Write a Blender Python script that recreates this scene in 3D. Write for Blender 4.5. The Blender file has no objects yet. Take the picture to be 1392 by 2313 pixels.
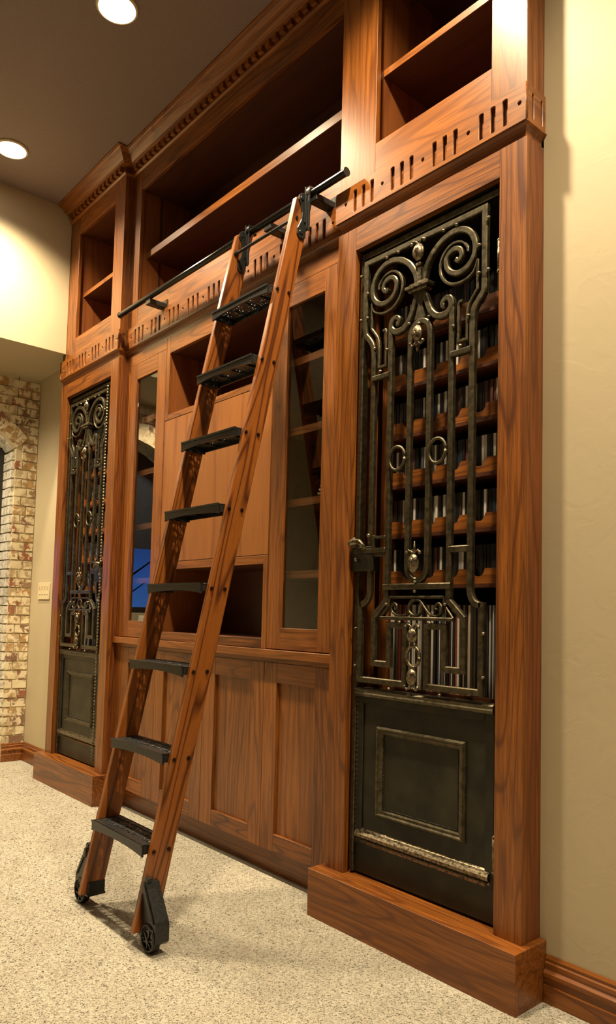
import bpy, bmesh, math, random
from mathutils import Vector, Matrix
random.seed(7)
S = bpy.context.scene
COL = S.collection
PI = math.pi

# ------------------------------------------------------------------ camera
YAW, PITCH, ROLL = math.radians(49.2614), math.radians(3.58), math.radians(1.4269)
d = Vector((-math.sin(YAW)*math.cos(PITCH), math.cos(YAW)*math.cos(PITCH), math.sin(PITCH)))
rt = Vector((math.cos(YAW), math.sin(YAW), 0)); up = rt.cross(d)
Rv = rt*math.cos(ROLL) + up*math.sin(ROLL); Uv = -rt*math.sin(ROLL) + up*math.cos(ROLL)
cd = bpy.data.cameras.new('camera'); cam = bpy.data.objects.new('camera', cd); COL.objects.link(cam)
cd.sensor_fit = 'VERTICAL'; cd.sensor_height = 36.0; cd.sensor_width = 36.0
cd.lens = 1661.97*36/2313
cd.shift_x = -1.41/2313; cd.shift_y = 128.47/2313
cd.clip_start = 0.02; cd.clip_end = 100
m = Matrix((Rv, Uv, -d)).transposed().to_4x4(); m.translation = Vector((1.3149, -2.0301, 1.1781))
cam.matrix_world = m
S.camera = cam

# ------------------------------------------------------------------ view, world, lights
S.view_settings.view_transform = 'Standard'
S.view_settings.look = 'None'
S.view_settings.gamma = 1.0
S.view_settings.use_curve_mapping = False
S.view_settings.exposure = 0.18
CEIL = 4.063
LAMPS = [(-1.868, -0.588), (-3.33, -0.585), (-0.45, -0.585), (1.0, -0.585)]
FILL_LAMPS = [(-3.3, -2.6), (-1.9, -2.6), (-0.45, -2.6), (1.0, -2.6), (2.4, -2.6)]
LAMP_W = 420.0; FILL_W = 16.0; ALC_FILL_W = 230.0
WARM = (1.0, 0.80, 0.52)
w = bpy.data.worlds.new('dusk'); S.world = w; w.use_nodes = True
nt = w.node_tree; bg = nt.nodes['Background']
tc = nt.nodes.new('ShaderNodeTexCoord'); sx = nt.nodes.new('ShaderNodeSeparateXYZ')
rp = nt.nodes.new('ShaderNodeValToRGB')
nt.links.new(tc.outputs['Generated'], sx.inputs[0]); nt.links.new(sx.outputs['Z'], rp.inputs[0])
e = rp.color_ramp.elements
while len(e) < 5: e.new(0.5)
for k, (p_, c_) in enumerate(((0.0, (0.004, 0.006, 0.012)), (0.003, (0.10, 0.32, 1.0)), (0.05, (0.06, 0.22, 0.85)), (0.16, (0.008, 0.03, 0.13)), (0.5, (0.003, 0.008, 0.03)))):
    e[k].position = p_; e[k].color = (*c_, 1)
nt.links.new(rp.outputs[0], bg.inputs[0]); bg.inputs[1].default_value = 1.25

def lamp(name, loc, power, size, color, typ='AREA', spread=math.radians(150), target=None):
    ld = bpy.data.lights.new(name, typ); ld.energy = power; ld.color = color
    o = bpy.data.objects.new(name, ld); COL.objects.link(o); o.location = loc
    if typ == 'AREA':
        ld.shape = 'DISK'; ld.size = size; ld.spread = spread
    else:
        ld.shadow_soft_size = size
    if typ == 'SPOT':
        ld.spot_size = spread; ld.spot_blend = 1.0
    if target is not None:
        v = Vector(target) - Vector(loc); o.rotation_euler = v.to_track_quat('-Z', 'Y').to_euler()
    return o
for i, (x, y) in enumerate(LAMPS):
    lamp('downlight_beam', (x, y, CEIL-0.03), LAMP_W, 0.06, WARM, 'SPOT', math.radians(134))
for i, (x, y) in enumerate(FILL_LAMPS):
    lamp('downlight_beam', (x, y, CEIL-0.03), FILL_W, 0.06, WARM, 'SPOT', math.radians(150))  # unseen second row, added as weak ambient fill

lamp('alcove_fill', (-4.16, -1.0, 2.97), ALC_FILL_W, 0.05, WARM, 'SPOT', math.radians(150))  # added lamp out of view, brightens the pale wall and grazes the brick

# ------------------------------------------------------------------ materials
def newmat(name):
    m = bpy.data.materials.new(name); m.use_nodes = True
    return m, m.node_tree, m.node_tree.nodes['Principled BSDF']
def N(nt, t, **kw):
    n = nt.nodes.new(t)
    for k, v in kw.items(): setattr(n, k, v)
    return n
def math_(nt, op, a, b=None):
    n = N(nt, 'ShaderNodeMath', operation=op)
    for i, v in enumerate((a, b)):
        if v is None: continue
        if isinstance(v, (int, float)): n.inputs[i].default_value = v
        else: nt.links.new(v, n.inputs[i])
    return n.outputs[0]
def ramp(nt, fac, stops, interp='LINEAR'):
    r = N(nt, 'ShaderNodeValToRGB'); r.color_ramp.interpolation = interp
    e = r.color_ramp.elements
    while len(e) < len(stops): e.new(0.5)
    for k, (p, c) in enumerate(stops): e[k].position = p; e[k].color = (*c, 1)
    nt.links.new(fac, r.inputs[0]); return r.outputs[0]
def coords(nt, scale, rnd=True):
    tc = N(nt, 'ShaderNodeTexCoord'); mp = N(nt, 'ShaderNodeMapping')
    mp.inputs['Scale'].default_value = scale
    if rnd:
        oi = N(nt, 'ShaderNodeObjectInfo')
        cb = N(nt, 'ShaderNodeCombineXYZ')
        nt.links.new(math_(nt, 'MULTIPLY', oi.outputs['Random'], 37.0), cb.inputs[0])
        nt.links.new(math_(nt, 'MULTIPLY', oi.outputs['Random'], 91.0), cb.inputs[1])
        nt.links.new(math_(nt, 'MULTIPLY', oi.outputs['Random'], 53.0), cb.inputs[2])
        nt.links.new(cb.outputs[0], mp.inputs['Location'])
    nt.links.new(tc.outputs['Object'], mp.inputs['Vector'])
    return mp.outputs[0]
def noise(nt, vec, scale, detail=3, rough=0.5, dist=0.0):
    n = N(nt, 'ShaderNodeTexNoise'); n.inputs['Scale'].default_value = scale
    n.inputs['Detail'].default_value = detail; n.inputs['Roughness'].default_value = rough
    n.inputs['Distortion'].default_value = dist
    nt.links.new(vec, n.inputs['Vector']); return n.outputs[0]
def mixc(nt, fac, a, b, mode='MIX'):
    n = N(nt, 'ShaderNodeMix', data_type='RGBA', blend_type=mode)
    if isinstance(fac, (int, float)): n.inputs[0].default_value = fac
    else: nt.links.new(fac, n.inputs[0])
    for i, v in ((6, a), (7, b)):
        if isinstance(v, tuple): n.inputs[i].default_value = (*v, 1)
        else: nt.links.new(v, n.inputs[i])
    return n.outputs[2]
def bump(nt, p, h, strength, dist=0.002):
    b = N(nt, 'ShaderNodeBump'); b.inputs['Strength'].default_value = strength; b.inputs['Distance'].default_value = dist
    nt.links.new(h, b.inputs['Height']); nt.links.new(b.outputs[0], p.inputs['Normal'])

def oak(name, axis, base=(0.262, 0.086, 0.012), dark=(0.050, 0.011, 0.0025), contrast=1.0, rings=9.0, rough=0.38):
    m, nt, p = newmat(name)
    sc = {'x': (0.10, 1, 1), 'y': (1, 0.10, 1), 'z': (1, 1, 0.10)}[axis]
    v = coords(nt, sc)
    n1 = noise(nt, v, 4.6, 2.0, 0.45, 0.12)
    a = math_(nt, 'MULTIPLY', n1, rings*2)
    pp = N(nt, 'ShaderNodeMath', operation='PINGPONG'); nt.links.new(a, pp.inputs[0]); pp.inputs[1].default_value = 0.5
    r1 = math_(nt, 'MULTIPLY', pp.outputs[0], 2.0)
    sf = {'x': (0.03, 1, 1), 'y': (1, 0.03, 1), 'z': (1, 1, 0.03)}[axis]
    v2 = coords(nt, sf)
    n2 = noise(nt, v2, 210, 2, 0.65)
    n3 = noise(nt, v2, 75, 3, 0.65)
    broad = noise(nt, v, 1.6, 1, 0.5)
    line = ramp(nt, r1, [(0.0, (0, 0, 0)), (0.12, (0.25,)*3), (0.30, (0.85,)*3), (1.0, (1, 1, 1))])
    c = mixc(nt, line, tuple(d_*1.0+b_*0.12 for d_, b_ in zip(dark, base)), base)
    c = mixc(nt, ramp(nt, n3, [(0.38, (0,)*3), (0.62, (0.6*contrast,)*3)]), c, dark)
    c = mixc(nt, ramp(nt, n2, [(0.52, (0,)*3), (0.66, (0.7*contrast,)*3)]), c, dark)
    c = mixc(nt, ramp(nt, broad, [(0.35, (0.0,)*3), (0.75, (0.35,)*3)]), c, tuple(min(1, x*1.5) for x in base))
    nt.links.new(c, p.inputs['Base Color'])
    p.inputs['Roughness'].default_value = rough
    p.inputs['Coat Weight'].default_value = 0.18; p.inputs['Coat Roughness'].default_value = 0.3
    p.inputs['Specular IOR Level'].default_value = 0.42
    bump(nt, p, n2, 0.18, 0.001)
    return m
OX, OY, OZ = oak('oak_grain_across', 'x'), oak('oak_grain_deep', 'y'), oak('oak_grain_upright', 'z')
VEN = oak('oak_veneer', 'z', base=(0.31, 0.112, 0.022), dark=(0.16, 0.046, 0.010), contrast=0.5, rings=2.0, rough=0.4)
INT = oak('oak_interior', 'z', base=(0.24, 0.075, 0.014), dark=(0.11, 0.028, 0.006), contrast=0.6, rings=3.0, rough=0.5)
INX_SHADE = oak('oak_shaded_across', 'x', base=(0.075, 0.020, 0.005), dark=(0.04, 0.010, 0.003), contrast=0.6, rings=3.0, rough=0.5)  # same oak darkened, so its colour carries the shade inside the cases

def simple(name, col, rough=0.5, metal=0.0, nscale=None, col2=None, bmp=0, lo=0.35, hi=0.65):
    m, nt, p = newmat(name)
    p.inputs['Roughness'].default_value = rough; p.inputs['Metallic'].default_value = metal
    if nscale:
        v = coords(nt, (1, 1, 1)); n = noise(nt, v, nscale, 5, 0.6)
        nt.links.new(ramp(nt, n, [(lo, col), (hi, col2 or col)]), p.inputs['Base Color'])
        if bmp: bump(nt, p, n, bmp, 0.002)
    else: p.inputs['Base Color'].default_value = (*col, 1)
    return m
IRON = simple('dark_bronze_iron', (0.045, 0.038, 0.022), 0.38, 0.75, 45, (0.115, 0.096, 0.056), 0.25)
IRONP = simple('dark_iron_plate', (0.014, 0.0135, 0.009), 0.42, 0.5, 7, (0.040, 0.036, 0.022), 0.1)
BRASS = simple('worn_bronze', (0.24, 0.195, 0.125), 0.33, 0.85, 90, (0.05, 0.042, 0.026), 0.4, 0.45, 0.6)
BLACK = simple('black_cast_metal', (0.014, 0.015, 0.015), 0.32, 0.35, 120, (0.030, 0.032, 0.032), 0.12)
BLACKG = simple('black_gloss_tube', (0.010, 0.010, 0.010), 0.16, 0.4)
SCREW = simple('dark_screw', (0.03, 0.015, 0.008), 0.35, 0.6)
WALL = simple('cream_plaster', (0.60, 0.49, 0.285), 0.62, 0, 2.2, (0.65, 0.54, 0.325), 0.35)
def wallmat():
    m, nt, p = newmat('cream_skip_trowel')
    v = coords(nt, (1, 1, 1), False)
    n = noise(nt, v, 1.4, 4, 0.5); n2 = noise(nt, v, 5.0, 6, 0.55, 1.2)
    nt.links.new(ramp(nt, n, [(0.3, (0.46, 0.385, 0.250)), (0.7, (0.51, 0.432, 0.285))]), p.inputs['Base Color'])
    p.inputs['Roughness'].default_value = 0.55
    h = ramp(nt, n2, [(0.42, (0,)*3), (0.5, (1,)*3), (0.62, (0.2,)*3)])
    bump(nt, p, h, 0.07, 0.003)
    return m
WALL = wallmat()
CEILM = simple('taupe_ceiling', (0.18, 0.137, 0.122), 0.7, 0, 70, (0.20, 0.155, 0.137), 0.25)
def carpetmat(name):
    m, nt, p = newmat(name)
    v = coords(nt, (1, 1, 1), False)
    vs = coords(nt, (0.33, 1.0, 1), False)
    vs.node.inputs['Rotation'].default_value = (0, 0, math.radians(-40)); vs.node.vector_type = 'TEXTURE'
    vs.node.inputs['Scale'].default_value = (3.0, 1.0, 1.0); vs.node.inputs['Rotation'].default_value = (0, 0, math.radians(45))
    a = noise(nt, vs, 170, 3, 0.7); b = noise(nt, v, 5, 3, 0.6); f = noise(nt, v, 260, 2, 0.6)
    c = ramp(nt, a, [(0.30, (0.15, 0.125, 0.085)), (0.43, (0.34, 0.315, 0.25)), (0.62, (0.46, 0.44, 0.37))])
    c = mixc(nt, ramp(nt, b, [(0.42, (0,)*3), (0.62, (0.5,)*3)]), c, (0.31, 0.28, 0.22))
    c = mixc(nt, ramp(nt, f, [(0.30, (0.35,)*3), (0.42, (0,)*3)]), c, (0.33, 0.27, 0.17))
    nt.links.new(c, p.inputs['Base Color']); p.inputs['Roughness'].default_value = 0.95
    p.inputs['Specular IOR Level'].default_value = 0.1
    bump(nt, p, a, 0.35, 0.004)
    return m
CARPET = carpetmat('speckled_carpet')
def brickmat(name, white=False):
    m, nt, p = newmat(name)
    oi = N(nt, 'ShaderNodeObjectInfo'); v = coords(nt, (1, 1, 1))
    if white:
        stops = [(0.0, (0.55, 0.52, 0.44)), (0.5, (0.62, 0.60, 0.52)), (0.8, (0.50, 0.50, 0.46))]
    else:
        stops = [(0.0, (0.47, 0.31, 0.14)), (0.18, (0.33, 0.20, 0.11)), (0.34, (0.52, 0.40, 0.22)), (0.5, (0.30, 0.11, 0.05)), (0.6, (0.46, 0.28, 0.11)), (0.75, (0.24, 0.13, 0.08)), (0.88, (0.55, 0.45, 0.27))]
    c = ramp(nt, oi.outputs['Random'], stops, 'CONSTANT')
    n = noise(nt, v, 16, 5, 0.65, 0.5); n2 = noise(nt, v, 45, 4, 0.6)
    c = mixc(nt, ramp(nt, n2, [(0.4, (0,)*3), (0.65, (0.5,)*3)]), c, (0.16, 0.10, 0.06))
    c = mixc(nt, ramp(nt, n, [(0.47, (0,)*3), (0.52, (0.92,)*3)]), c, (0.72, 0.63, 0.43) if not white else (0.70, 0.68, 0.58))
    nt.links.new(c, p.inputs['Base Color']); p.inputs['Roughness'].default_value = 0.85
    bump(nt, p, n, 0.5, 0.006); return m
BRICK = brickmat('reclaimed_brick'); BRICKW = brickmat('whitewashed_brick', True)
MORTAR = simple('rough_mortar', (0.58, 0.50, 0.33), 0.9, 0, 12, (0.66, 0.58, 0.40), 0.5)
WHITE = simple('ivory_plastic', (0.66, 0.56, 0.35), 0.4)
PAPER = simple('white_paper', (0.7, 0.68, 0.62), 0.7)
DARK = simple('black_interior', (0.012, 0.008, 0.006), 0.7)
TREE = simple('dark_foliage', (0.006, 0.010, 0.012), 0.9)
def spinemat(name, stops):
    m, nt, p = newmat(name); oi = N(nt, 'ShaderNodeObjectInfo')
    nt.links.new(ramp(nt, oi.outputs['Random'], stops, 'CONSTANT'), p.inputs['Base Color'])
    p.inputs['Roughness'].default_value = 0.3; return m
DISC = spinemat('disc_case_spine', [(0, (0.010,)*3), (0.50, (0.03, 0.027, 0.024)), (0.62, (0.40, 0.39, 0.37)), (0.72, (0.015, 0.02, 0.03)), (0.84, (0.60, 0.58, 0.54)), (0.93, (0.10, 0.04, 0.03)), (0.96, (0.07, 0.09, 0.10))])
REC = spinemat('record_sleeve_spine', [(0, (0.015,)*3), (0.3, (0.10, 0.085, 0.07)), (0.42, (0.55, 0.50, 0.42)), (0.56, (0.03, 0.03, 0.045)), (0.68, (0.36, 0.26, 0.16)), (0.76, (0.62, 0.60, 0.54)), (0.86, (0.28, 0.05, 0.03)), (0.92, (0.10, 0.12, 0.13))])
def emis(name, col, s):
    m, nt, p = newmat(name); p.inputs['Base Color'].default_value = (*col, 1)
    p.inputs['Emission Color'].default_value = (*col, 1); p.inputs['Emission Strength'].default_value = s; return m
LENS = emis('lit_lamp_lens', (1.0, 0.86, 0.62), 14)
def glassmat():
    m, nt, p = newmat('cabinet_glass')
    p.inputs['Base Color'].default_value = (0.93, 0.95, 0.93, 1); p.inputs['Roughness'].default_value = 0.0
    p.inputs['IOR'].default_value = 1.5
    p.inputs['Transmission Weight'].default_value = 1.0
    return m
GLASS = glassmat()

# ------------------------------------------------------------------ building helpers
ORG = {}
def empty(name, loc, label, cat, group=None):
    o = bpy.data.objects.new(name, None); COL.objects.link(o); o.location = loc
    o['label'] = label; o['category'] = cat
    if group: o['group'] = group
    ORG[o.name] = Vector(loc); return o
def link(name, me, mat, parent=None, loc=None, bevel=0.0, smooth=False):
    """mesh vertices are in world coordinates unless loc is given"""
    o = bpy.data.objects.new(name, me); COL.objects.link(o)
    if mat is not None and not me.materials: me.materials.append(mat)
    if parent is not None:
        pw = ORG[parent.name]
        o.parent = parent
        if loc is None:
            me.transform(Matrix.Translation(-pw)); ORG[o.name] = pw.copy()
        else:
            o.location = Vector(loc) - pw; ORG[o.name] = Vector(loc)
    else:
        if loc is not None: o.location = loc; ORG[o.name] = Vector(loc)
        else: ORG[o.name] = Vector((0, 0, 0))
    if smooth:
        for f in me.polygons: f.use_smooth = True
    if bevel:
        b = o.modifiers.new('bevel', 'BEVEL'); b.width = bevel; b.segments = 1; b.limit_method = 'ANGLE'; b.angle_limit = math.radians(50)
        b.harden_normals = False
    return o
class B:
    def __init__(s): s.v = []; s.f = []
    def box(s, x0, x1, y0, y1, z0, z1):
        x0, x1 = sorted((x0, x1)); y0, y1 = sorted((y0, y1)); z0, z1 = sorted((z0, z1))
        n = len(s.v)
        s.v += [(x0, y0, z0), (x1, y0, z0), (x1, y1, z0), (x0, y1, z0), (x0, y0, z1), (x1, y0, z1), (x1, y1, z1), (x0, y1, z1)]
        s.f += [tuple(n+i for i in q) for q in ((0, 3, 2, 1), (4, 5, 6, 7), (0, 1, 5, 4), (1, 2, 6, 5), (2, 3, 7, 6), (3, 0, 4, 7))]
        return s
    def prism(s, pts, y0, y1, axis='y'):
        """polygon pts (a,b) extruded; axis y: a=x,b=z; axis x: a=y,b=z; axis z: a=x,b=y"""
        n = len(s.v); k = len(pts)
        mk = {'y': lambda a, b, t: (a, t, b), 'x': lambda a, b, t: (t, a, b), 'z': lambda a, b, t: (a, b, t)}[axis]
        s.v += [mk(a, b, y0) for a, b in pts] + [mk(a, b, y1) for a, b in pts]
        s.f.append(tuple(range(n, n+k))); s.f.append(tuple(range(n+2*k-1, n+k-1, -1)))
        for i in range(k): j = (i+1) % k; s.f.append((n+i, n+k+i, n+k+j, n+j))
        return s
    def cyl(s, c, r, h, axis='z', seg=16, r2=None):
        r2 = r if r2 is None else r2; n = len(s.v)
        ax = {'x': 0, 'y': 1, 'z': 2}[axis]
        for t, rr in ((0, r), (h, r2)):
            for i in range(seg):
                a = 2*PI*i/seg; p = [0, 0, 0]; p[ax] = c[ax]+t; p[(ax+1) % 3] = c[(ax+1) % 3]+rr*math.cos(a); p[(ax+2) % 3] = c[(ax+2) % 3]+rr*math.sin(a)
                s.v.append(tuple(p))
        s.f.append(tuple(range(n+seg-1, n-1, -1))); s.f.append(tuple(range(n+seg, n+2*seg)))
        for i in range(seg): j = (i+1) % seg; s.f.append((n+i, n+j, n+seg+j, n+seg+i))
        return s
    def ball(s, c, rx, ry=None, rz=None, u=10, w=7, fn=None):
        ry = rx if ry is None else ry; rz = rx if rz is None else rz
        n = len(s.v); rings = []
        for j in range(w+1):
            t = PI*j/w; ring = []
            for i in range(u):
                a = 2*PI*i/u; k = fn(a, t) if fn else 1.0
                s.v.append((c[0]+rx*k*math.sin(t)*math.cos(a), c[1]+ry*k*math.sin(t)*math.sin(a), c[2]+rz*math.cos(t)))
        for j in range(w):
            for i in range(u):
                k = (i+1) % u; s.f.append((n+j*u+i, n+(j+1)*u+i, n+(j+1)*u+k, n+j*u+k))
        return s
    def tube(s, pts, r, seg=8):
        """round tube through 3D pts; r number or list"""
        P = [Vector(p) for p in pts]; n = len(s.v); m = len(P)
        R = r if isinstance(r, (list, tuple)) else [r]*m
        for i, p in enumerate(P):
            t = (P[min(i+1, m-1)]-P[max(i-1, 0)]).normalized()
            a = t.orthogonal().normalized() if i == 0 else (a_prev - t*a_prev.dot(t)).normalized()
            a_prev = a; b = t.cross(a)
            for k in range(seg):
                an = 2*PI*k/seg; s.v.append(tuple(p + (a*math.cos(an)+b*math.sin(an))*R[i]))
        for i in range(m-1):
            for k in range(seg):
                q = (k+1) % seg; s.f.append((n+i*seg+k, n+i*seg+q, n+(i+1)*seg+q, n+(i+1)*seg+k))
        s.f.append(tuple(n+k for k in range(seg-1, -1, -1))); s.f.append(tuple(n+(m-1)*seg+k for k in range(seg)))
        return s
    def bar(s, pts, wd, y0, y1, closed=False, dome=0.0):
        """flat bar following 2D path (x,z) with in-plane width wd (number or list), from y0 (front) to y1; front edges chamfered"""
        m = len(pts); n = len(s.v); W = wd if isinstance(wd, (list, tuple)) else [wd]*m
        P = [Vector(p) for p in pts]
        for i in range(m):
            if closed: a, c = P[(i-1) % m], P[(i+1) % m]
            else: a, c = P[max(i-1, 0)], P[min(i+1, m-1)]
            t1 = (P[i]-a); t2 = (c-P[i])
            t1 = t1.normalized() if t1.length > 1e-9 else t2.normalized()
            t2 = t2.normalized() if t2.length > 1e-9 else t1
            t = (t1+t2).normalized(); nn = Vector((-t.y, t.x)); k = 1/max(0.5, nn.dot(Vector((-t1.y, t1.x))))
            h = W[i]/2*k; ch = min(0.0035, W[i]*0.22)*k; dy = 0.003
            for off, y in ((-h, y1), (-h, y0+dy), (-h+ch, y0), (h-ch, y0), (h, y0+dy), (h, y1)):
                q = P[i]+nn*off; s.v.append((q.x, y, q.y))
        K = 6
        for i in range(m if closed else m-1):
            j = (i+1) % m
            for k in range(K):
                q = (k+1) % K; s.f.append((n+i*K+k, n+i*K+q, n+j*K+q, n+j*K+k))
        if not closed:
            s.f.append(tuple(n+k for k in range(K-1, -1, -1))); s.f.append(tuple(n+(m-1)*K+k for k in range(K)))
        return s
    def sweep(s, prof, path, cap=True, m0=0, m1=0):
        """prof [(out,z)], path [(x,y)], outward is the right-hand side of travel"""
        m = len(path); n = len(s.v); K = len(prof); P = [Vector(p) for p in path]
        for i in range(m):
            t1 = (P[i]-P[i-1]).normalized() if i > 0 else (P[1]-P[0]).normalized()
            t2 = (P[i+1]-P[i]).normalized() if i < m-1 else t1
            n1 = Vector((t1.y, -t1.x)); n2 = Vector((t2.y, -t2.x)); nn = (n1+n2).normalized(); k = 1/max(0.3, nn.dot(n1))
            for o_, z in prof:
                q = P[i]+nn*o_*k + (t1*o_*m0 if i == 0 else t1*o_*m1 if i == m-1 else Vector((0, 0))); s.v.append((q.x, q.y, z))
        for i in range(m-1):
            for k in range(K):
                q = (k+1) % K; s.f.append((n+i*K+k, n+(i+1)*K+k, n+(i+1)*K+q, n+i*K+q))
        if cap:
            s.f.append(tuple(n+k for k in range(K))); s.f.append(tuple(n+(m-1)*K+k for k in range(K-1, -1, -1)))
        return s
    def mesh(s, name):
        me = bpy.data.meshes.new(name); me.from_pydata(s.v, [], s.f)
        bm = bmesh.new(); bm.from_mesh(me); bmesh.ops.recalc_face_normals(bm, faces=bm.faces); bm.to_mesh(me); bm.free()
        me.update(); return me
    def go(s, name, mat, parent=None, loc=None, bevel=0.0, smooth=False):
        return link(name, s.mesh(name), mat, parent, loc, bevel, smooth)
def cut_plate(outer, holes, thick, to3d):
    """flat plate with real holes: outer and holes are 2D loops; to3d maps (a,b,t) to world; t in 0..thick"""
    cu = bpy.data.curves.new('tmp', 'CURVE'); cu.dimensions = '2D'; cu.fill_mode = 'BOTH'; cu.extrude = thick/2
    for loop in [outer]+holes:
        sp = cu.splines.new('POLY'); sp.points.add(len(loop)-1)
        for i, (a, b) in enumerate(loop): sp.points[i].co = (a, b, 0, 1)
        sp.use_cyclic_u = True
    o = bpy.data.objects.new('tmp', cu); COL.objects.link(o)
    dg = bpy.context.evaluated_depsgraph_get()
    me = bpy.data.meshes.new_from_object(o.evaluated_get(dg))
    bpy.data.objects.remove(o); bpy.data.curves.remove(cu)
    for v in me.vertices: v.co = Vector(to3d(v.co.x, v.co.y, v.co.z+thick/2))
    bm = bmesh.new(); bm.from_mesh(me); bmesh.ops.remove_doubles(bm, verts=bm.verts, dist=1e-6)
    bmesh.ops.recalc_face_normals(bm, faces=bm.faces); bm.to_mesh(me); bm.free()
    me.materials.clear(); return me
def rrect(x0, x1, z0, z1, r, k=3):
    out = []
    for cx, cz, a0 in ((x1-r, z1-r, 0), (x0+r, z1-r, 90), (x0+r, z0+r, 180), (x1-r, z0+r, 270)):
        for i in range(k+1):
            a = math.radians(a0+90*i/k); out.append((cx+r*math.cos(a), cz+r*math.sin(a)))
    return out
def circ(cx, cz, r, k=12, rz=None):
    rz = rz or r
    return [(cx+r*math.cos(2*PI*i/k), cz+rz*math.sin(2*PI*i/k)) for i in range(k)]
def spline(pts, k=6, closed=False):
    P = [Vector(p) for p in pts]; out = []; m = len(P)
    rng = range(m) if closed else range(m-1)
    for i in rng:
        if closed: p0, p1, p2, p3 = P[(i-1) % m], P[i], P[(i+1) % m], P[(i+2) % m]
        else: p0, p1, p2, p3 = P[max(i-1, 0)], P[i], P[i+1], P[min(i+2, m-1)]
        for j in range(k):
            t = j/k
            out.append(tuple(0.5*((2*p1)+(-p0+p2)*t+(2*p0-5*p1+4*p2-p3)*t*t+(-p0+3*p1-3*p2+p3)*t**3)))
    if not closed: out.append(tuple(P[-1]))
    return out
def struct(o): o['kind'] = 'structure'; return o
def stuff(o, label, cat): o['kind'] = 'stuff'; o['label'] = label; o['category'] = cat; return o

# ------------------------------------------------------------------ main dimensions
YC, YW = 0.058, 0.104          # centre cabinet face, back wall
TX = {'right': -0.90, 'left': -3.82}    # each tower's left edge, towers are 0.90 wide
CX0, CX1 = -2.92, -0.90
ZPL, ZDT, ZCOVE, ZF0, ZF1 = 0.181, 2.671, 2.768, 2.815, 2.945
ZUB, ZUT = 3.078, 3.835
BRX = -4.516                    # brick wall plane
SOX = -3.765                    # plaster wall above the alcove

# ------------------------------------------------------------------ room shell
struct(B().box(-6.2, 3.6, -4.7, 0.8, -0.1, 0).go('floor', CARPET))
struct(B().box(-6.2, 3.6, -4.7, 0.8, CEIL, CEIL+0.1).go('ceiling', CEILM))
struct(B().box(0.0, 3.5, YW, YW+0.15, 0, CEIL).go('wall_right', WALL))
struct(B().box(BRX-0.02, -3.82, YW, YW+0.15, 0, 3.03).go('wall_alcove', WALL))
struct(B().box(-4.2, 0.3, 0.66, 0.76, 0, CEIL).go('wall_back', WALL))
struct(B().box(-4.75, SOX, -4.6, -0.002, 3.0, CEIL).box(-4.75, -3.83, -0.002, YW, 3.0, CEIL).go('wall_left', WALL))
TAUPE = simple('taupe_wall', (0.26, 0.20, 0.13), 0.7)
struct(B().box(3.5, 3.6, -4.7, 0.8, 0, CEIL).go('wall_side', TAUPE))
struct(B().box(-6.2, 3.6, -4.7, -4.6, 0, CEIL).go('wall_front', TAUPE))

# brick wall with an arched window niche at the left end of the alcove
WY0, WY1 = -1.26, -0.068        # niche sides
ZSP, RISE = 2.43, 0.26
def arch(t, extra=0.0):         # t in 0..1 across the opening, segmental arch
    c = (WY1-WY0)/2; R = (c*c+RISE*RISE)/(2*RISE); a = math.asin(c/R); th = a*(1-2*t)
    return ((WY0+WY1)/2 + (R+extra)*math.sin(th), ZSP+RISE-R+(R+extra)*math.cos(th), th)
D = 0.007
wb = B()
wb.box(BRX-0.02-0.3, BRX-D, WY1+D, YW, 0, 3.0)
wb.box(BRX-0.32, BRX-D, -4.6, WY0-D, 0, 3.0)
N_ = 14
for i in range(N_):
    a = arch(i/N_); b_ = arch((i+1)/N_)
    wb.prism([(a[0], a[1]), (b_[0], b_[1]), (b_[0], 3.0), (a[0], 3.0)], BRX-0.32, BRX-D, 'x')
wb.box(BRX-0.32, BRX-0.20, WY0-D, WY1+D, 0, 1.16)
brickwall = struct(wb.go('wall_brick', MORTAR))
ORG[brickwall.name] = Vector((0, 0, 0))
BRK = {}
def brick_mesh(dx, dy, dz):
    key = (round(dx, 3), round(dy, 3), round(dz, 3))
    if key not in BRK:
        rr = random.Random(hash(key) % 1000)
        b = B().box(-dx/2, dx/2, -dy/2, dy/2, -dz/2, dz/2)
        b.v = [tuple(c + rr.uniform(-0.0022, 0.0022) for c in v) for v in b.v]
        BRK[key] = b.mesh('brick')
    return BRK[key]
nb = 0
def brick(x, y, z, dx, dy, dz, mat, rx=0.0):
    global nb
    me = brick_mesh(dx, dy, dz)
    key = (me.name, mat.name)
    if key not in BRK:
        m2 = me.copy(); m2.materials.append(mat); BRK[key] = m2
    o = link('brick', BRK[key], None, brickwall, (x+random.uniform(-0.003, 0.003), y, z)); nb += 1
    o.rotation_euler = (rx, 0, random.uniform(-0.01, 0.01))
PZ = 0.0712
z = 0.16; row = 0
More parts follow.
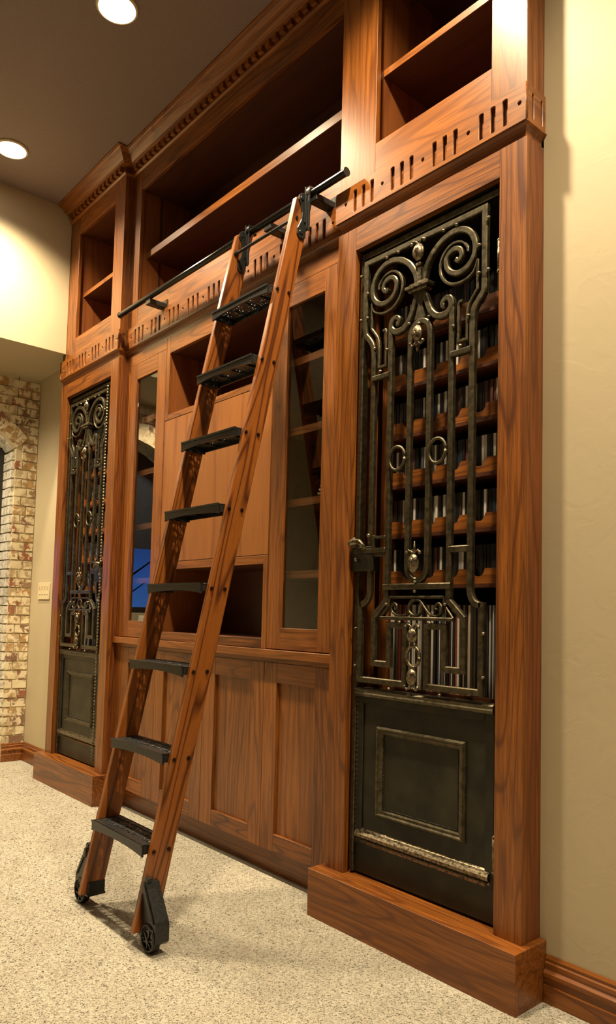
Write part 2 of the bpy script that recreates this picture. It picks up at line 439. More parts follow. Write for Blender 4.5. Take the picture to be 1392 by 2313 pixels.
while z < 2.97:
    # right pier: 0.17 wide
    ys = [(WY1, 0.03), (0.03, YW)] if row % 2 else [(WY1, -0.012), (-0.012, YW)]
    if z < 2.36:
        for y0, y1 in ys: brick(BRX-0.024, (y0+y1)/2, z, 0.06, (y1-y0)-0.010, PZ-0.011, BRICK)
    else:
        for y0, y1 in ([(-0.02, YW)] if z < 2.47 else ys if z < 2.55 else [(-0.12, -0.01), (-0.01, YW)] if row % 2 else [(-0.07, 0.03), (0.03, YW)]):
            ya = arch(0)[0]
            brick(BRX-0.024, (y0+y1)/2, z, 0.06, (y1-y0)-0.010, PZ-0.011, BRICK)
    # jamb
    if z < 2.40:
        js = [(0.0, 0.07), (0.07, 0.20)] if row % 2 else [(0.0, 0.12), (0.12, 0.20)]
        for a, b_ in js: brick(BRX-0.02-(a+b_)/2, WY1-0.001, z, (b_-a)-0.009, 0.03, PZ-0.011, BRICKW)
    # wall above the arch
    if z > 2.62:
        y = -0.14 if row % 2 else -0.09
        while y > -2.4:
            yy = y-0.1; t = (WY1-yy)/(WY1-WY0)
            top = arch(min(1, max(0, t)), 0.13)[1] if 0 <= t <= 1 else 0
            if z-PZ/2 > top: brick(BRX-0.024, yy, z, 0.06, 0.19, PZ-0.011, BRICK)
            y -= 0.2
    z += PZ; row += 1
for i in range(26):             # arch of bricks on edge
    y, zz, th = arch((i+0.5)/26, 0.062)
    brick(BRX-0.022, y, zz, 0.066, 0.056, 0.118, BRICK, -th)
    y, zz, th = arch((i+0.5)/26, -0.001)
    brick(BRX-0.13, y, zz, 0.15, 0.056, 0.03, BRICKW, -th)
# window in the niche
win = struct(bpy.data.objects.new('window_1', None)); COL.objects.link(win); ORG['window_1'] = Vector((0, 0, 0))
ap = [arch(i/12, -0.01) for i in range(13)]
outer = [(WY1, 1.16)]+[(a[0], a[1]) for a in ap]+[(WY0, 1.16)]
inner = [(WY1-0.05, 1.21)]+[(max(WY0+0.05, min(WY1-0.05, a[0])), a[1]-0.05) for a in ap]+[(WY0+0.05, 1.21)]
def yz(x): return lambda a, b, t: (x+t, a, b)
me = cut_plate(outer, [inner[::-1]], 0.05, yz(BRX-0.26)); link('window_frame', me, simple('dark_window_frame', (0.02, 0.018, 0.016), 0.4), win)
b = B(); ym = (WY0+WY1)/2
b.box(BRX-0.255, BRX-0.225, ym-0.02, ym+0.02, 1.2, 2.68).box(BRX-0.255, BRX-0.225, WY0+0.04, WY1-0.04, 1.92, 1.96)
b.go('glazing_bar', simple('dark_bar', (0.02, 0.018, 0.016), 0.4), win)
B().prism(inner, BRX-0.247, BRX-0.241, 'x').go('pane', GLASS, win)
B().box(BRX-0.222, BRX-0.218, WY0+0.03, WY1-0.03, 1.74, 2.70).go('roller_shade', simple('charcoal_shade', (0.02, 0.025, 0.04), 0.8), win)
# bare trees outside the window
for k, (ty, tx) in enumerate(((-0.6, -7.5), (-1.9, -8.2), (0.8, -8.0))):
    t = empty('bare_tree', (tx, ty, 0), ['slim bare tree outside the arched window, nearest the glass', 'bare tree farther out beyond the arched window, dark against blue dusk', 'bare tree outside to the right beyond the arched window'][k], 'tree')
    rr = random.Random(k); b = B(); b.tube([(tx, ty, 0), (tx+0.05, ty+0.1, 1.2), (tx, ty, 2.4), (tx+0.1, ty-0.1, 3.8)], [0.09, 0.07, 0.05, 0.02]); b.go('trunk', TREE, t)
    b = B()
    for q in range(16):
        z0 = rr.uniform(0.9, 3.4); a = rr.uniform(0, 6.28); L_ = rr.uniform(0.5, 1.3)
        p1 = (tx+0.5*L_*math.cos(a), ty+0.5*L_*math.sin(a), z0+0.25*L_); p2 = (tx+L_*math.cos(a), ty+L_*math.sin(a)*1.1, z0+0.7*L_)
        b.tube([(tx, ty, z0), p1, p2], [0.025, 0.018, 0.006], 6)
    b.go('branch', TREE, t)

# baseboards: stepped moulding
BP = [(0, 0), (0.021, 0), (0.021, 0.052), (0.017, 0.058), (0.017, 0.075), (0.022, 0.080), (0.022, 0.092), (0.013, 0.100), (0.013, 0.118), (0.009, 0.122), (0.009, 0.132), (0.004, 0.140), (0, 0.140)]
struct(B().sweep(BP, [(0.026, YW), (3.5, YW)]).go('baseboard_right', OX))
struct(B().sweep(BP, [(BRX, WY1), (BRX, YW), (-3.846, YW)]).go('baseboard_left', OX))
# switch plate on the alcove wall
t = empty('switch_plate', (-4.235, YW, 1.31), 'ivory four-gang switch plate on the pale wall left of the left tower', 'light switch')
link('plate', cut_plate(rrect(-4.345, -4.12, 1.247, 1.372, 0.006), [rrect(-4.325+i*0.05, -4.295+i*0.05, 1.278, 1.345, 0.002)[::-1] for i in range(4)], 0.008, lambda a, c, q: (a, YW-0.0085+q, c)), WHITE, t, bevel=0.0015)
for i in range(4):
    B().prism([(YW-0.003, 1.279), (YW-0.010, 1.284), (YW-0.0075, 1.312), (YW-0.012, 1.344), (YW-0.003, 1.344)], -4.3245+i*0.05, -4.2955+i*0.05, 'x').go('rocker', WHITE, t)

# downlights, plus added fill ones out of view
tl = ['recessed ceiling downlight above the left tower', 'recessed ceiling downlight above the middle bookcase, nearest the top edge', 'recessed ceiling downlight in front of the right tower', 'recessed ceiling downlight to the right of the cabinets']
lamps_all = [((-4.16, -1.0), 'added unseen fill downlight in the low alcove ceiling'), (LAMPS[1], tl[0]), (LAMPS[0], tl[1]), (LAMPS[2], tl[2]), (LAMPS[3], tl[3])] + [(p_, 'unseen ceiling downlight added for fill in the row behind the viewer') for p_ in FILL_LAMPS]
for (x, y), lb in lamps_all:
    CE = 3.0 if 'alcove' in lb else CEIL
    t = empty('downlight', (x, y, CE), lb, 'ceiling light', 'recessed downlights')
    B().cyl((x, y, CE-0.012), 0.087, 0.006, seg=32).go('lens', LENS, t)
    b = B(); n = 40
    for i in range(n):
        a = 2*PI*i/n; c_, s_ = math.cos(a), math.sin(a)
        for r, z in ((0.087, CE-0.001), (0.087, CE-0.013), (0.092, CE-0.014), (0.10, CE-0.006), (0.10, CE-0.001)): b.v.append((x+r*c_, y+r*s_, z))
    for i in range(n):
        j = (i+1) % n
        for k in range(5): q = (k+1) % 5; b.f.append((i*5+k, j*5+k, j*5+q, i*5+q))
    b.go('trim_ring', WHITE, t, smooth=True)

# ------------------------------------------------------------------ frieze, coves, cornices
def frieze(parent, x0, x1, yf, zlo, zhi, dot0, nslot_left=True):
    holes = []
    k = -20
    while k < 20:
        dx = dot0 - 0.2072*k
        if x0+0.008 < dx < x1-0.008: holes.append(circ(dx, 2.8805, 0.0085)[::-1])
        for q in (0.0565, 0.1045, 0.1525):
            sx_ = dx-q
            if x0+0.012 < sx_ < x1-0.012: holes.append(rrect(sx_-0.0108, sx_+0.0108, 2.829, 2.923, 0.007)[::-1])
        k += 1
    me = cut_plate([(x0, zlo), (x1, zlo), (x1, zhi), (x0, zhi)], holes, 0.014, lambda a, c, t_: (a, yf+t_, c))
    return link('frieze_board', me, OX, parent, bevel=0.0)
COVE = [(-0.030, ZCOVE+0.0005), (-0.009, ZCOVE+0.0005), (-0.009, ZCOVE+0.014), (-0.006, ZCOVE+0.026), (0.001, ZCOVE+0.036), (0.011, ZCOVE+0.042), (0.011, ZF0-0.0005), (-0.030, ZF0-0.0005)]
CORN = [(-0.002, 3.950), (0.010, 3.950), (0.018, 3.958), (0.018, 3.966), (0.012, 3.970), (0.012, 4.002), (0.040, 4.004), (0.044, 4.010), (0.050, 4.012), (0.062, 4.022), (0.080, 4.040), (0.100, 4.048), (0.104, 4.051), (0.118, 4.054), (0.118, CEIL), (-0.002, CEIL)]
def dentils(parent, x0, x1, yf):
    n = max(1, int((x1-x0)/0.0567)); st = (x1-x0)/n
    me = B().box(-0.0155, 0.0155, -0.024, 0, 0, 0.031).mesh('dentil'); me.materials.append(OX)
    for i in range(n): link('dentil', me, None, parent, (x0+(i+0.5)*st, yf-0.012, 3.9705))

# ------------------------------------------------------------------ upper bookcases
def opening_box(parent, x0, x1, z0, z1, y0, y1, t=0.018):
    B().box(x0-t, x0, y0, y1, z0-t, z1+t).go('side_panel', INT, parent)
    B().box(x1, x1+t, y0, y1, z0-t, z1+t).go('side_panel', INT, parent)
    B().box(x0, x1, y0, y1, z1, z1+t).go('top_panel', INX_SHADE, parent)
    B().box(x0, x1, y0, y1, z0-t, z0).go('bottom_panel', INX_SHADE, parent)
    B().box(x0-t, x1+t, y1, y1+0.008, z0-t, z1+t).go('back_panel', INX_SHADE, parent)
def upper_tower(side):
    x0 = TX[side]; x1 = x0+0.90
    oL, oR = x0+0.205, x0+0.76
    lb = {'right': 'open oak bookcase section with one shelf above the right iron door', 'left': 'open oak bookcase section with one shelf above the left iron door'}[side]
    t = empty('upper_bookcase', ((x0+x1)/2, 0.05, ZCOVE), lb, 'bookcase')
    y0, y1 = 0.0, 0.024
    B().box(x0, oL, y0, y1, ZF1, 3.95).go('stile', OZ, t, bevel=0.0012)
    B().box(oR, x1, y0, y1, ZF1, 3.95).go('stile', OZ, t, bevel=0.0012)
    B().box(oL, oR, y0+0.001, y1, ZUT, 3.95).go('rail', OX, t, bevel=0.001)
    B().box(oL, oR, y0+0.001, y1, ZF1, ZUB).go('rail', OX, t, bevel=0.001)
    opening_box(t, oL-0.012, oR+0.012, ZUB-0.001, ZUT+0.001, y1, 0.40)
    B().box(oL-0.011, oR+0.011, 0.0555, 0.39, 3.3905, 3.4175).go('shelf', INX_SHADE, t)  # board shade is painted into its colour; the edge strip keeps plain oak
    B().box(oL-0.011, oR+0.011, 0.052, 0.0555, 3.390, 3.418).go('shelf_edge', OX, t)
    B().box(x1-0.02, x1-0.0005, y1, YW, ZF0, CEIL).go('end_panel', OZ, t)
    B().box(x0+0.0005, x0+0.02, y1, YC, ZF0, CEIL).go('end_panel', OZ, t)
    frieze(t, x0-0.006, x1+0.006, -0.015, ZF0, ZF1, {'right': -0.0177, 'left': -2.9286}[side])
    b = B().box(x0, x1, -0.0008, 0.022, ZF0, ZF1)
    b.go('frieze_backer', OX, t)
    # returns of the frieze with one upright slot each
    me = cut_plate([(-0.0008, ZF0), (0.103, ZF0), (0.103, ZF1), (-0.0008, ZF1)], [rrect(0.022, 0.034, 2.831, 2.922, 0.005)[::-1], rrect(0.074, 0.086, 2.831, 2.922, 0.005)[::-1]] if side == 'right' else [rrect(0.014, 0.026, 2.831, 2.922, 0.005)[::-1]],
                   0.010, lambda a, c, q: (x1+0.006-q, a, c))
    if side == 'left':
        me = cut_plate([(-0.0008, ZF0), (YC-0.0155, ZF0), (YC-0.0155, ZF1), (-0.0008, ZF1)], [rrect(0.014, 0.028, 2.831, 2.922, 0.005)[::-1]], 0.006, lambda a, c, q: (x1+0.006-q, a, c))
    link('frieze_return', me, OY, t)
    yr = YW if side == 'right' else YC
    yl = YC if side == 'right' else YW
    B().sweep(COVE, [(x0, yl), (x0, 0), (x1, 0), (x1, yr)], m0=1 if side == 'right' else 0, m1=-1 if side == 'left' else 0).go('cove_moulding', OX, t)
    B().sweep(CORN, [(x0, yl), (x0, 0), (x1, 0), (x1, yr)] if side == 'right' else [(x0+0.065, 0), (x1, 0), (x1, yr)], m0=1 if side == 'right' else 0, m1=-1 if side == 'left' else 0).go('crown_moulding', OX, t)
    dentils(t, x0+0.02 if side == 'right' else x0+0.07, x1-0.005, 0.0)
    return t
upper_tower('right'); upper_tower('left')
t = empty('upper_bookcase', (-1.91, 0.1, ZCOVE), 'wide open oak bookcase with one long shelf behind the ladder rail', 'bookcase')
B().box(CX0, -2.812, YC, YC+0.022, ZF1, 3.95).go('stile', OZ, t, bevel=0.0012)
B().box(-0.948, CX1, YC, YC+0.022, ZF1, 3.95).go('stile', OZ, t, bevel=0.0012)
B().box(-2.812, -0.948, YC+0.001, YC+0.022, ZUT, 3.95).go('rail', OX, t, bevel=0.001)
B().box(-2.812, -0.948, YC+0.001, YC+0.022, ZF1, ZUB).go('rail', OX, t, bevel=0.001)
opening_box(t, -2.824, -0.936, ZUB-0.001, ZUT+0.001, YC+0.022, 0.42)
B().box(-2.822, -0.937, 0.120, 0.41, 3.4055, 3.4465).go('shelf', INX_SHADE, t)
B().box(-2.822, -0.937, 0.114, 0.120, 3.405, 3.447).go('shelf_edge', OX, t)
b = B().box(-2.826, -2.822, 0.20, 0.215, ZUB, ZUT); b.go('shelf_pin_strip', INX_SHADE, t)
frieze(t, CX0+0.007, CX1-0.007, YC-0.015, ZF0, ZF1, -0.9883)
B().box(CX0, CX1, YC-0.0008, YC+0.02, ZF0, ZF1).go('frieze_backer', OX, t)
B().sweep(COVE, [(CX0+0.001, YC), (CX1-0.001, YC)], m0=1, m1=-1).go('cove_moulding', OX, t)
B().sweep(CORN, [(CX0+0.001, YC), (CX1-0.001, YC)], m0=1, m1=-1).go('crown_moulding', OX, t)
dentils(t, CX0+0.04, CX1-0.04, YC)

# ------------------------------------------------------------------ iron doors (children of the towers)
def door_parts(par, x0, mir):
    """par: parent tower empty, x0: tower left edge; mir=+1 hinge on the right, -1 hinge on the left"""
    cxp = x0+0.45+(-0.011 if mir > 0 else -0.011)
    T = lambda s, z: (cxp+s*mir, z)
    lx0, lx1 = x0+0.108, x0+0.794
    yb = 0.030
    fr = B()
    fr.box(lx0, lx0+0.020, yb, yb+0.035, ZPL+0.008, 2.66).box(lx1-0.020, lx1, yb, yb+0.035, ZPL+0.008, 2.66)
    fr.box(lx0+0.020, lx1-0.020, yb+0.002, yb+0.033, 2.635, 2.66)
    fr.box(lx0+0.020, lx1-0.020, yb, yb+0.035, 0.868, 0.900)
    root = fr.go('iron_door', IRON, par, bevel=0.003)
    # bead line under the grille and lower plate
    B().box(lx0+0.020, lx1-0.020, yb+0.012, yb+0.030, ZPL+0.010, 0.868).go('plate', IRONP, root)
    b = B()
    b.box(lx0+0.020, lx0+0.058, yb+0.004, yb+0.012, 0.30, 0.868).box(lx1-0.058, lx1-0.020, yb+0.004, yb+0.012, 0.30, 0.868)
    b.box(lx0+0.058, lx1-0.058, yb+0.004, yb+0.012, 0.84, 0.868)
    b.go('plate_border', IRONP, root, bevel=0.003)
    # picture-frame moulding
    c = (x0+0.448)
    prof = [(0, 0), (0.0, 0.006), (0.006, 0.016), (0.012, 0.017), (0.016, 0.010), (0.024, 0.008), (0.030, 0.003), (0.030, 0)]
    b = B(); X0, X1, Z0, Z1 = c-0.208, c+0.208, 0.422, 0.760
    corners = [(X0, Z0), (X1, Z0), (X1, Z1), (X0, Z1)]; sg = [(1, 1), (-1, 1), (-1, -1), (1, -1)]
    for (px_, pz_), (sx_, sz_) in zip(corners, sg):
        for o_, h_ in prof: b.v.append((px_+sx_*o_, yb+0.0125-h_, pz_+sz_*o_))
    K = len(prof)
    for i in range(4):
        j = (i+1) % 4
        for k in range(K-1): b.f.append((i*K+k, j*K+k, j*K+k+1, i*K+k+1))
        b.f.append((i*K+K-1, j*K+K-1, j*K, i*K))
    b.go('panel_moulding', IRON, root)  # lighter iron than the plate, light on the moulding put into the colour
    b = B()
    for i in range(46):
        b.ball((X0+0.034+i*(0.348/45), yb+0.010, Z0+0.034), 0.0032, u=5, w=3)
    for i in range(36):
        b.ball((X1-0.034, yb+0.010, Z0+0.036+i*(0.266/35)), 0.0032, u=5, w=3)
        b.ball((X0+0.034, yb+0.010, Z0+0.036+i*(0.266/35)), 0.0032, u=5, w=3)
    b.go('bead_trim', IRONP, root)['kind'] = 'stuff'
    # ledge moulding above the kick plate
    P2 = [(0.0, 0.302), (0.004, 0.304), (0.010, 0.316), (0.012, 0.324), (0.020, 0.330), (0.024, 0.343), (0.016, 0.352), (0.007, 0.356), (0, 0.362)]
    b = B().sweep([(o_-0.001, z_) for o_, z_ in P2], [(lx0+0.035, yb+0.012), (lx1-0.035, yb+0.012)])
    b.go('ledge_moulding', BRASS, root)  # paler bronze stands in for light caught on the ledge top
    b = B()
    for i in range(62): b.ball((lx0+0.04+i*0.00985, yb-0.001, 0.320), 0.0042, u=5, w=3)
    b.go('bead_trim', IRON, root)['kind'] = 'stuff'
    P3 = [(0, 0.866), (0.008, 0.868), (0.012, 0.878), (0.008, 0.884), (0.010, 0.893), (0.004, 0.899), (0, 0.900)]
    B().sweep(P3, [(lx0+0.02, yb+0.001), (lx1-0.02, yb+0.001)]).go('ledge_moulding', IRON, root)
    g0, g1 = 0.014, 0.032      # grille front and back
    # rope trim beside the lock
    xr = (lx0+0.006) if mir > 0 else (lx1-0.053)
    if mir < 0:
        b = B()
        for i in range(118):
            z_ = 0.24+i*0.0203; b.ball((xr, g0-0.004, z_), 0.0085, 0.008, 0.0088, u=6, w=4)
        o = b.go('rope_trim', BRASS, root); o['kind'] = 'stuff'
    else:
        b = B()
        for i in range(28):
            z_ = 0.36+i*0.0183; b.ball((xr+0.020, yb+0.004, z_), 0.006, 0.004, 0.007, u=6, w=4)
        o = b.go('rope_trim', IRONP, root); o['kind'] = 'stuff'
    def bar(name, pts, wd, y0=g0, y1=g1, mat=IRON, closed=False):
        q = [T(s, z) for s, z in pts]
        return B().bar(q, wd, y0, y1, closed).go(name, mat, root, smooth=False)
    # inner frame, both sides in one continuous band at the top
    def half_frame(m_):
        sh = spline([(0.287, 2.335), (0.284, 2.305), (0.262, 2.280), (0.244, 2.250), (0.238, 2.215)], 4)
        sl = spline([(0.238, 1.30), (0.240, 1.265), (0.256, 1.235), (0.285, 1.222)], 4)
        p = [(0, 2.602), (0.287, 2.602), (0.287, 2.36)]+sh+[(0.238, 1.31)]+sl
        return [(m_*a, b_) for a, b_ in p]
    for m_ in (1, -1):
        bar('grille_frame', half_frame(m_), 0.023)
        bar('side_bar', [(m_*0.287, 1.235), (m_*0.287, 0.933), (m_*0.052, 0.933), (m_*0.052, 1.148), (m_*0.131, 1.148), (m_*0.131, 1.000), (m_*0.212, 1.000), (m_*0.212, 1.180), (m_*0.148, 1.240), (m_*0.148, 2.290)], 0.023)
        cs = spline([(0.012, 2.40), (0.030, 2.355), (0.052, 2.305), (0.085, 2.277), (0.122, 2.275), (0.145, 2.295), (0.142, 2.322), (0.123, 2.333), (0.106, 2.322), (0.108, 2.306), (0.118, 2.304)], 5)
        bar('lower_scroll', [(m_*a, b_) for a, b_ in cs], [0.024]*(len(cs)-18)+[0.019]*18, g0-0.001, g1)
        sp = [(0.014, 2.425), (0.026, 2.475), (0.058, 2.522), (0.108, 2.556), (0.165, 2.566), (0.218, 2.545), (0.247, 2.497), (0.243, 2.445), (0.208, 2.412), (0.163, 2.409), (0.127, 2.437), (0.123, 2.478), (0.150, 2.500), (0.181, 2.492), (0.190, 2.467), (0.176, 2.452), (0.164, 2.460)]
        pp = spline(sp, 6); wd = [0.024-0.006*i/len(pp) for i in range(len(pp))]
        bar('scroll', [(m_*a, b_) for a, b_ in pp], wd, g0-0.002, g1)
        pp = spline([(0.256, 2.425), (0.240, 2.390), (0.195, 2.371), (0.140, 2.378), (0.102, 2.412), (0.092, 2.458), (0.108, 2.500), (0.145, 2.524), (0.186, 2.518), (0.212, 2.492), (0.216, 2.472)], 6)
        wd = [0.005+0.007*math.sin(PI*min(1, i/len(pp)*1.1)) + (0.005 if i > len(pp)*0.85 else 0) for i in range(len(pp))]
        bar('scroll_leaf', [(m_*a, b_) for a, b_ in pp], wd, g0+0.001, g1)
        ns = [(0.256, 2.430), (0.256, 2.330)]+spline([(0.256, 2.325), (0.238, 2.303), (0.219, 2.275), (0.213, 2.240)], 4)+[(0.213, 2.158), (0.175, 2.158), (0.175, 2.285)]+spline([(0.175, 2.29), (0.180, 2.302), (0.192, 2.300)], 3)
        bar('inner_band', [(m_*a, b_) for a, b_ in ns], 0.011, g0+0.004, g1)
        bar('crosspiece', [(m_*0.148, 2.115), (m_*0.238, 2.115)], 0.020, g0-0.006, g1-0.006)
        bar('crosspiece', [(m_*0.148, 1.420), (m_*0.238, 1.420)], 0.022, g0-0.001, g1-0.004)
        b = B(); n = 20
        cxr, cz = T(m_*0.0965, 1.777)
        b.tube([(cxr+0.039*math.cos(2*PI*i/n), g0-0.004, cz+0.045*math.sin(2*PI*i/n)) for i in range(n+1)], 0.0065, 8)
        b.go('ring', IRON, root, smooth=True)
        # small volutes of the band below the bar
        cv = spline([(0.0, 1.243), (0.022, 1.238), (0.045, 1.212), (0.068, 1.190), (0.095, 1.184), (0.117, 1.196), (0.121, 1.216), (0.108, 1.230), (0.094, 1.224), (0.092, 1.212), (0.101, 1.208)], 5)
        if m_ < 0: cv = spline([(-0.028, 1.212), (-0.040, 1.190), (-0.062, 1.186), (-0.085, 1.184), (-0.112, 1.196), (-0.118, 1.216), (-0.106, 1.230), (-0.092, 1.222), (-0.092, 1.210), (-0.100, 1.207)], 5); cv = [(-a, b_) for a, b_ in cv]
        bar('volute', [(m_*a, b_) for a, b_ in cv], 0.008, g0, g1-0.004)
        bar('slant_bar', [(m_*0.128, 1.256), (m_*0.132, 1.225), (m_*0.170, 1.178)], 0.009, g0, g1)
    st = [(0.0475*math.cos(a), 2.235+0.0475*math.sin(a)) for a in [PI*i/12 for i in range(13)]]+[(0.0475*math.cos(a), 1.372+0.060*math.sin(a)) for a in [PI+PI*i/12 for i in range(13)]]
    bar('oval_bar', st, 0.022, closed=True)
    bar('midrail', [(-0.160, 1.292), (0.160, 1.292)], 0.022, g0-0.003, g1)
    bar('band_frame', [(-0.128, 1.252), (0.128, 1.252)], 0.010)
    bar('band_base', [(-0.172, 1.174), (0.172, 1.174)], 0.013, g0-0.003)
    bar('volute', spline([(0.0, 1.243), (-0.020, 1.238), (-0.032, 1.218), (-0.026, 1.196), (0.0, 1.184), (0.022, 1.196), (0.030, 1.214), (0.024, 1.232)], 5), 0.009, g0-0.001, g1-0.004)
    # stem, capital, wedge
    def cone(pts): return [(cxp+a*mir, b_) for a, b_ in pts]
    B().prism(cone([(-0.010, 2.425), (0.010, 2.425), (0.007, 2.492), (-0.007, 2.492)]), g0-0.006, g1).go('stem', BRASS, root)
    b = B()
    for z_, hw, dy, hh in ((2.418, 0.040, 0.016, 0.010), (2.408, 0.056, 0.024, 0.011), (2.396, 0.044, 0.016, 0.011)):
        b.box(cxp-hw, cxp+hw, g0-dy, g1+0.004, z_-0.001, z_+hh)
    b.go('capital', BRASS, root, bevel=0.002)
    B().prism(cone([(-0.026, 2.396), (0.026, 2.396), (0.010, 2.345), (0.026, 2.293), (-0.026, 2.293), (-0.010, 2.345)]), g0+0.002, g1).go('wedge', IRON, root)
    def bud(z_, h, w_, up_=1, curls=True, tip=False):
        b = B()
        fl = lambda a, t_: 1+0.16*math.cos(5*a)*math.sin(t_)
        b.ball((cxp, g0-0.010, z_), w_, 0.017, h, u=20, w=10, fn=fl)
        b.ball((cxp, g0-0.020, z_+0.15*h*up_), w_*0.45, 0.010, h*0.45, u=8, w=6)
        if curls:
            for m_ in (1, -1):
                z1 = z_+up_*h*0.8
                b.tube([(cxp, g0-0.008, z1), (cxp+m_*0.010, g0-0.012, z1+up_*0.014), (cxp+m_*0.022, g0-0.014, z1+up_*0.020), (cxp+m_*0.030, g0-0.014, z1+up_*0.010)], [0.004, 0.004, 0.004, 0.006], 6)
                b.ball((cxp+m_*0.030, g0-0.014, z1+up_*0.010), 0.0075, u=8, w=6)
        if tip: b.tube([(cxp, g0-0.008, z_+h*up_*0.8), (cxp+0.003, g0-0.010, z_+up_*(h+0.045))], [0.008, 0.002], 6)
        b.go('bud', BRASS, root, smooth=True)
    bud(2.543, 0.034, 0.023); bud(2.232, 0.032, 0.020, -1); bud(1.375, 0.036, 0.022, 1, True, True)
    bud(1.112, 0.028, 0.020); bud(0.962, 0.032, 0.020, -1)
    # pendants
    B().tube([(cxp, g0-0.008, 2.205), (cxp, g0-0.008, 2.165)], [0.012, 0.004], 8).go('pendant', BRASS, root)
    b = B(); n = 18
    b.tube([(cxp+0.030*math.cos(2*PI*i/n), g0-0.006, 1.037+0.037*math.sin(2*PI*i/n)) for i in range(n+1)], 0.0065, 8)
    b.go('ring', BRASS, root, smooth=True)
    b = B()
    for z_ in (2.497, 1.078, 0.998): b.box(cxp-0.012, cxp+0.012, g0-0.014, g0+0.004, z_-0.006, z_+0.006)
    b.go('collar', BRASS, root, bevel=0.002)
    me = B().ball((0, 0, 0), 0.0072, 0.0072, 0.0060, u=10, w=6).mesh('rivet'); me.materials.append(BRASS)
    for f in me.polygons: f.use_smooth = True
    rv = [(0.0, 1.308), (0.0, 1.273), (0.0, 2.272)]
    for m_ in (1, -1):
        rv += [(m_*s, z_) for s, z_ in ((0.308, 2.555), (0.308, 2.372), (0.270, 2.472), (0.270, 2.372), (0.226, 2.235), (0.162, 2.215), (0.193, 2.136), (0.302, 1.130), (0.302, 0.985), (0.140, 1.226), (0.072, 1.160), (0.110, 2.585), (0.170, 2.584), (0.120, 0.910), (0.048, 2.284))]
    for s, z_ in rv:
        x_, zz = T(s, z_); link('rivet', me, None, root, (x_, g0-0.002, zz))
    # lock case, bolt, handle on the lock side (s negative)
    sx0 = cxp-mir*0.340; f = lambda s: cxp+s*mir
    B().box(f(-0.345), f(-0.215), g0-0.004, g1+0.016, 1.355, 1.452).go('lock_case', IRONP, root, bevel=0.004)
    b = B().box(f(-0.345), f(-0.150), g0-0.006, g1, 1.425, 1.442)
    b.box(f(-0.240), f(-0.150), g0-0.006, g1, 1.478, 1.488).box(f(-0.222), f(-0.206), g0-0.008, g1, 1.43, 1.492)
    b.go('lock_strap', IRON, root, bevel=0.002)
    b = B(); b.cyl((f(-0.305), g0-0.022, 1.462), 0.008, 0.03, 'y', 10)
    b.tube([(f(-0.325), g0-0.020, 1.462), (f(-0.30), g0-0.024, 1.470), (f(-0.27), g0-0.024, 1.468), (f(-0.238), g0-0.020, 1.442)], [0.013, 0.015, 0.012, 0.006], 10)
    b.go('handle', BRASS, root, smooth=True)
    b = B()
    for s, z_ in ((-0.315, 1.482), (-0.235, 1.492), (-0.30, 1.400)): b.ball((f(s), g0-0.008, z_), 0.009)
    b.go('lock_bolt', BRASS, root, smooth=True)
    for zh in (2.41, 0.42):
        b = B().cyl((f(0.345), 0.022, zh-0.05), 0.0075, 0.10, 'z', 12); b.ball((f(0.345), 0.022, zh+0.054), 0.0085); b.ball((f(0.345), 0.022, zh-0.054), 0.0085)
        b.go('hinge', BRASS, root, smooth=True)
    return root

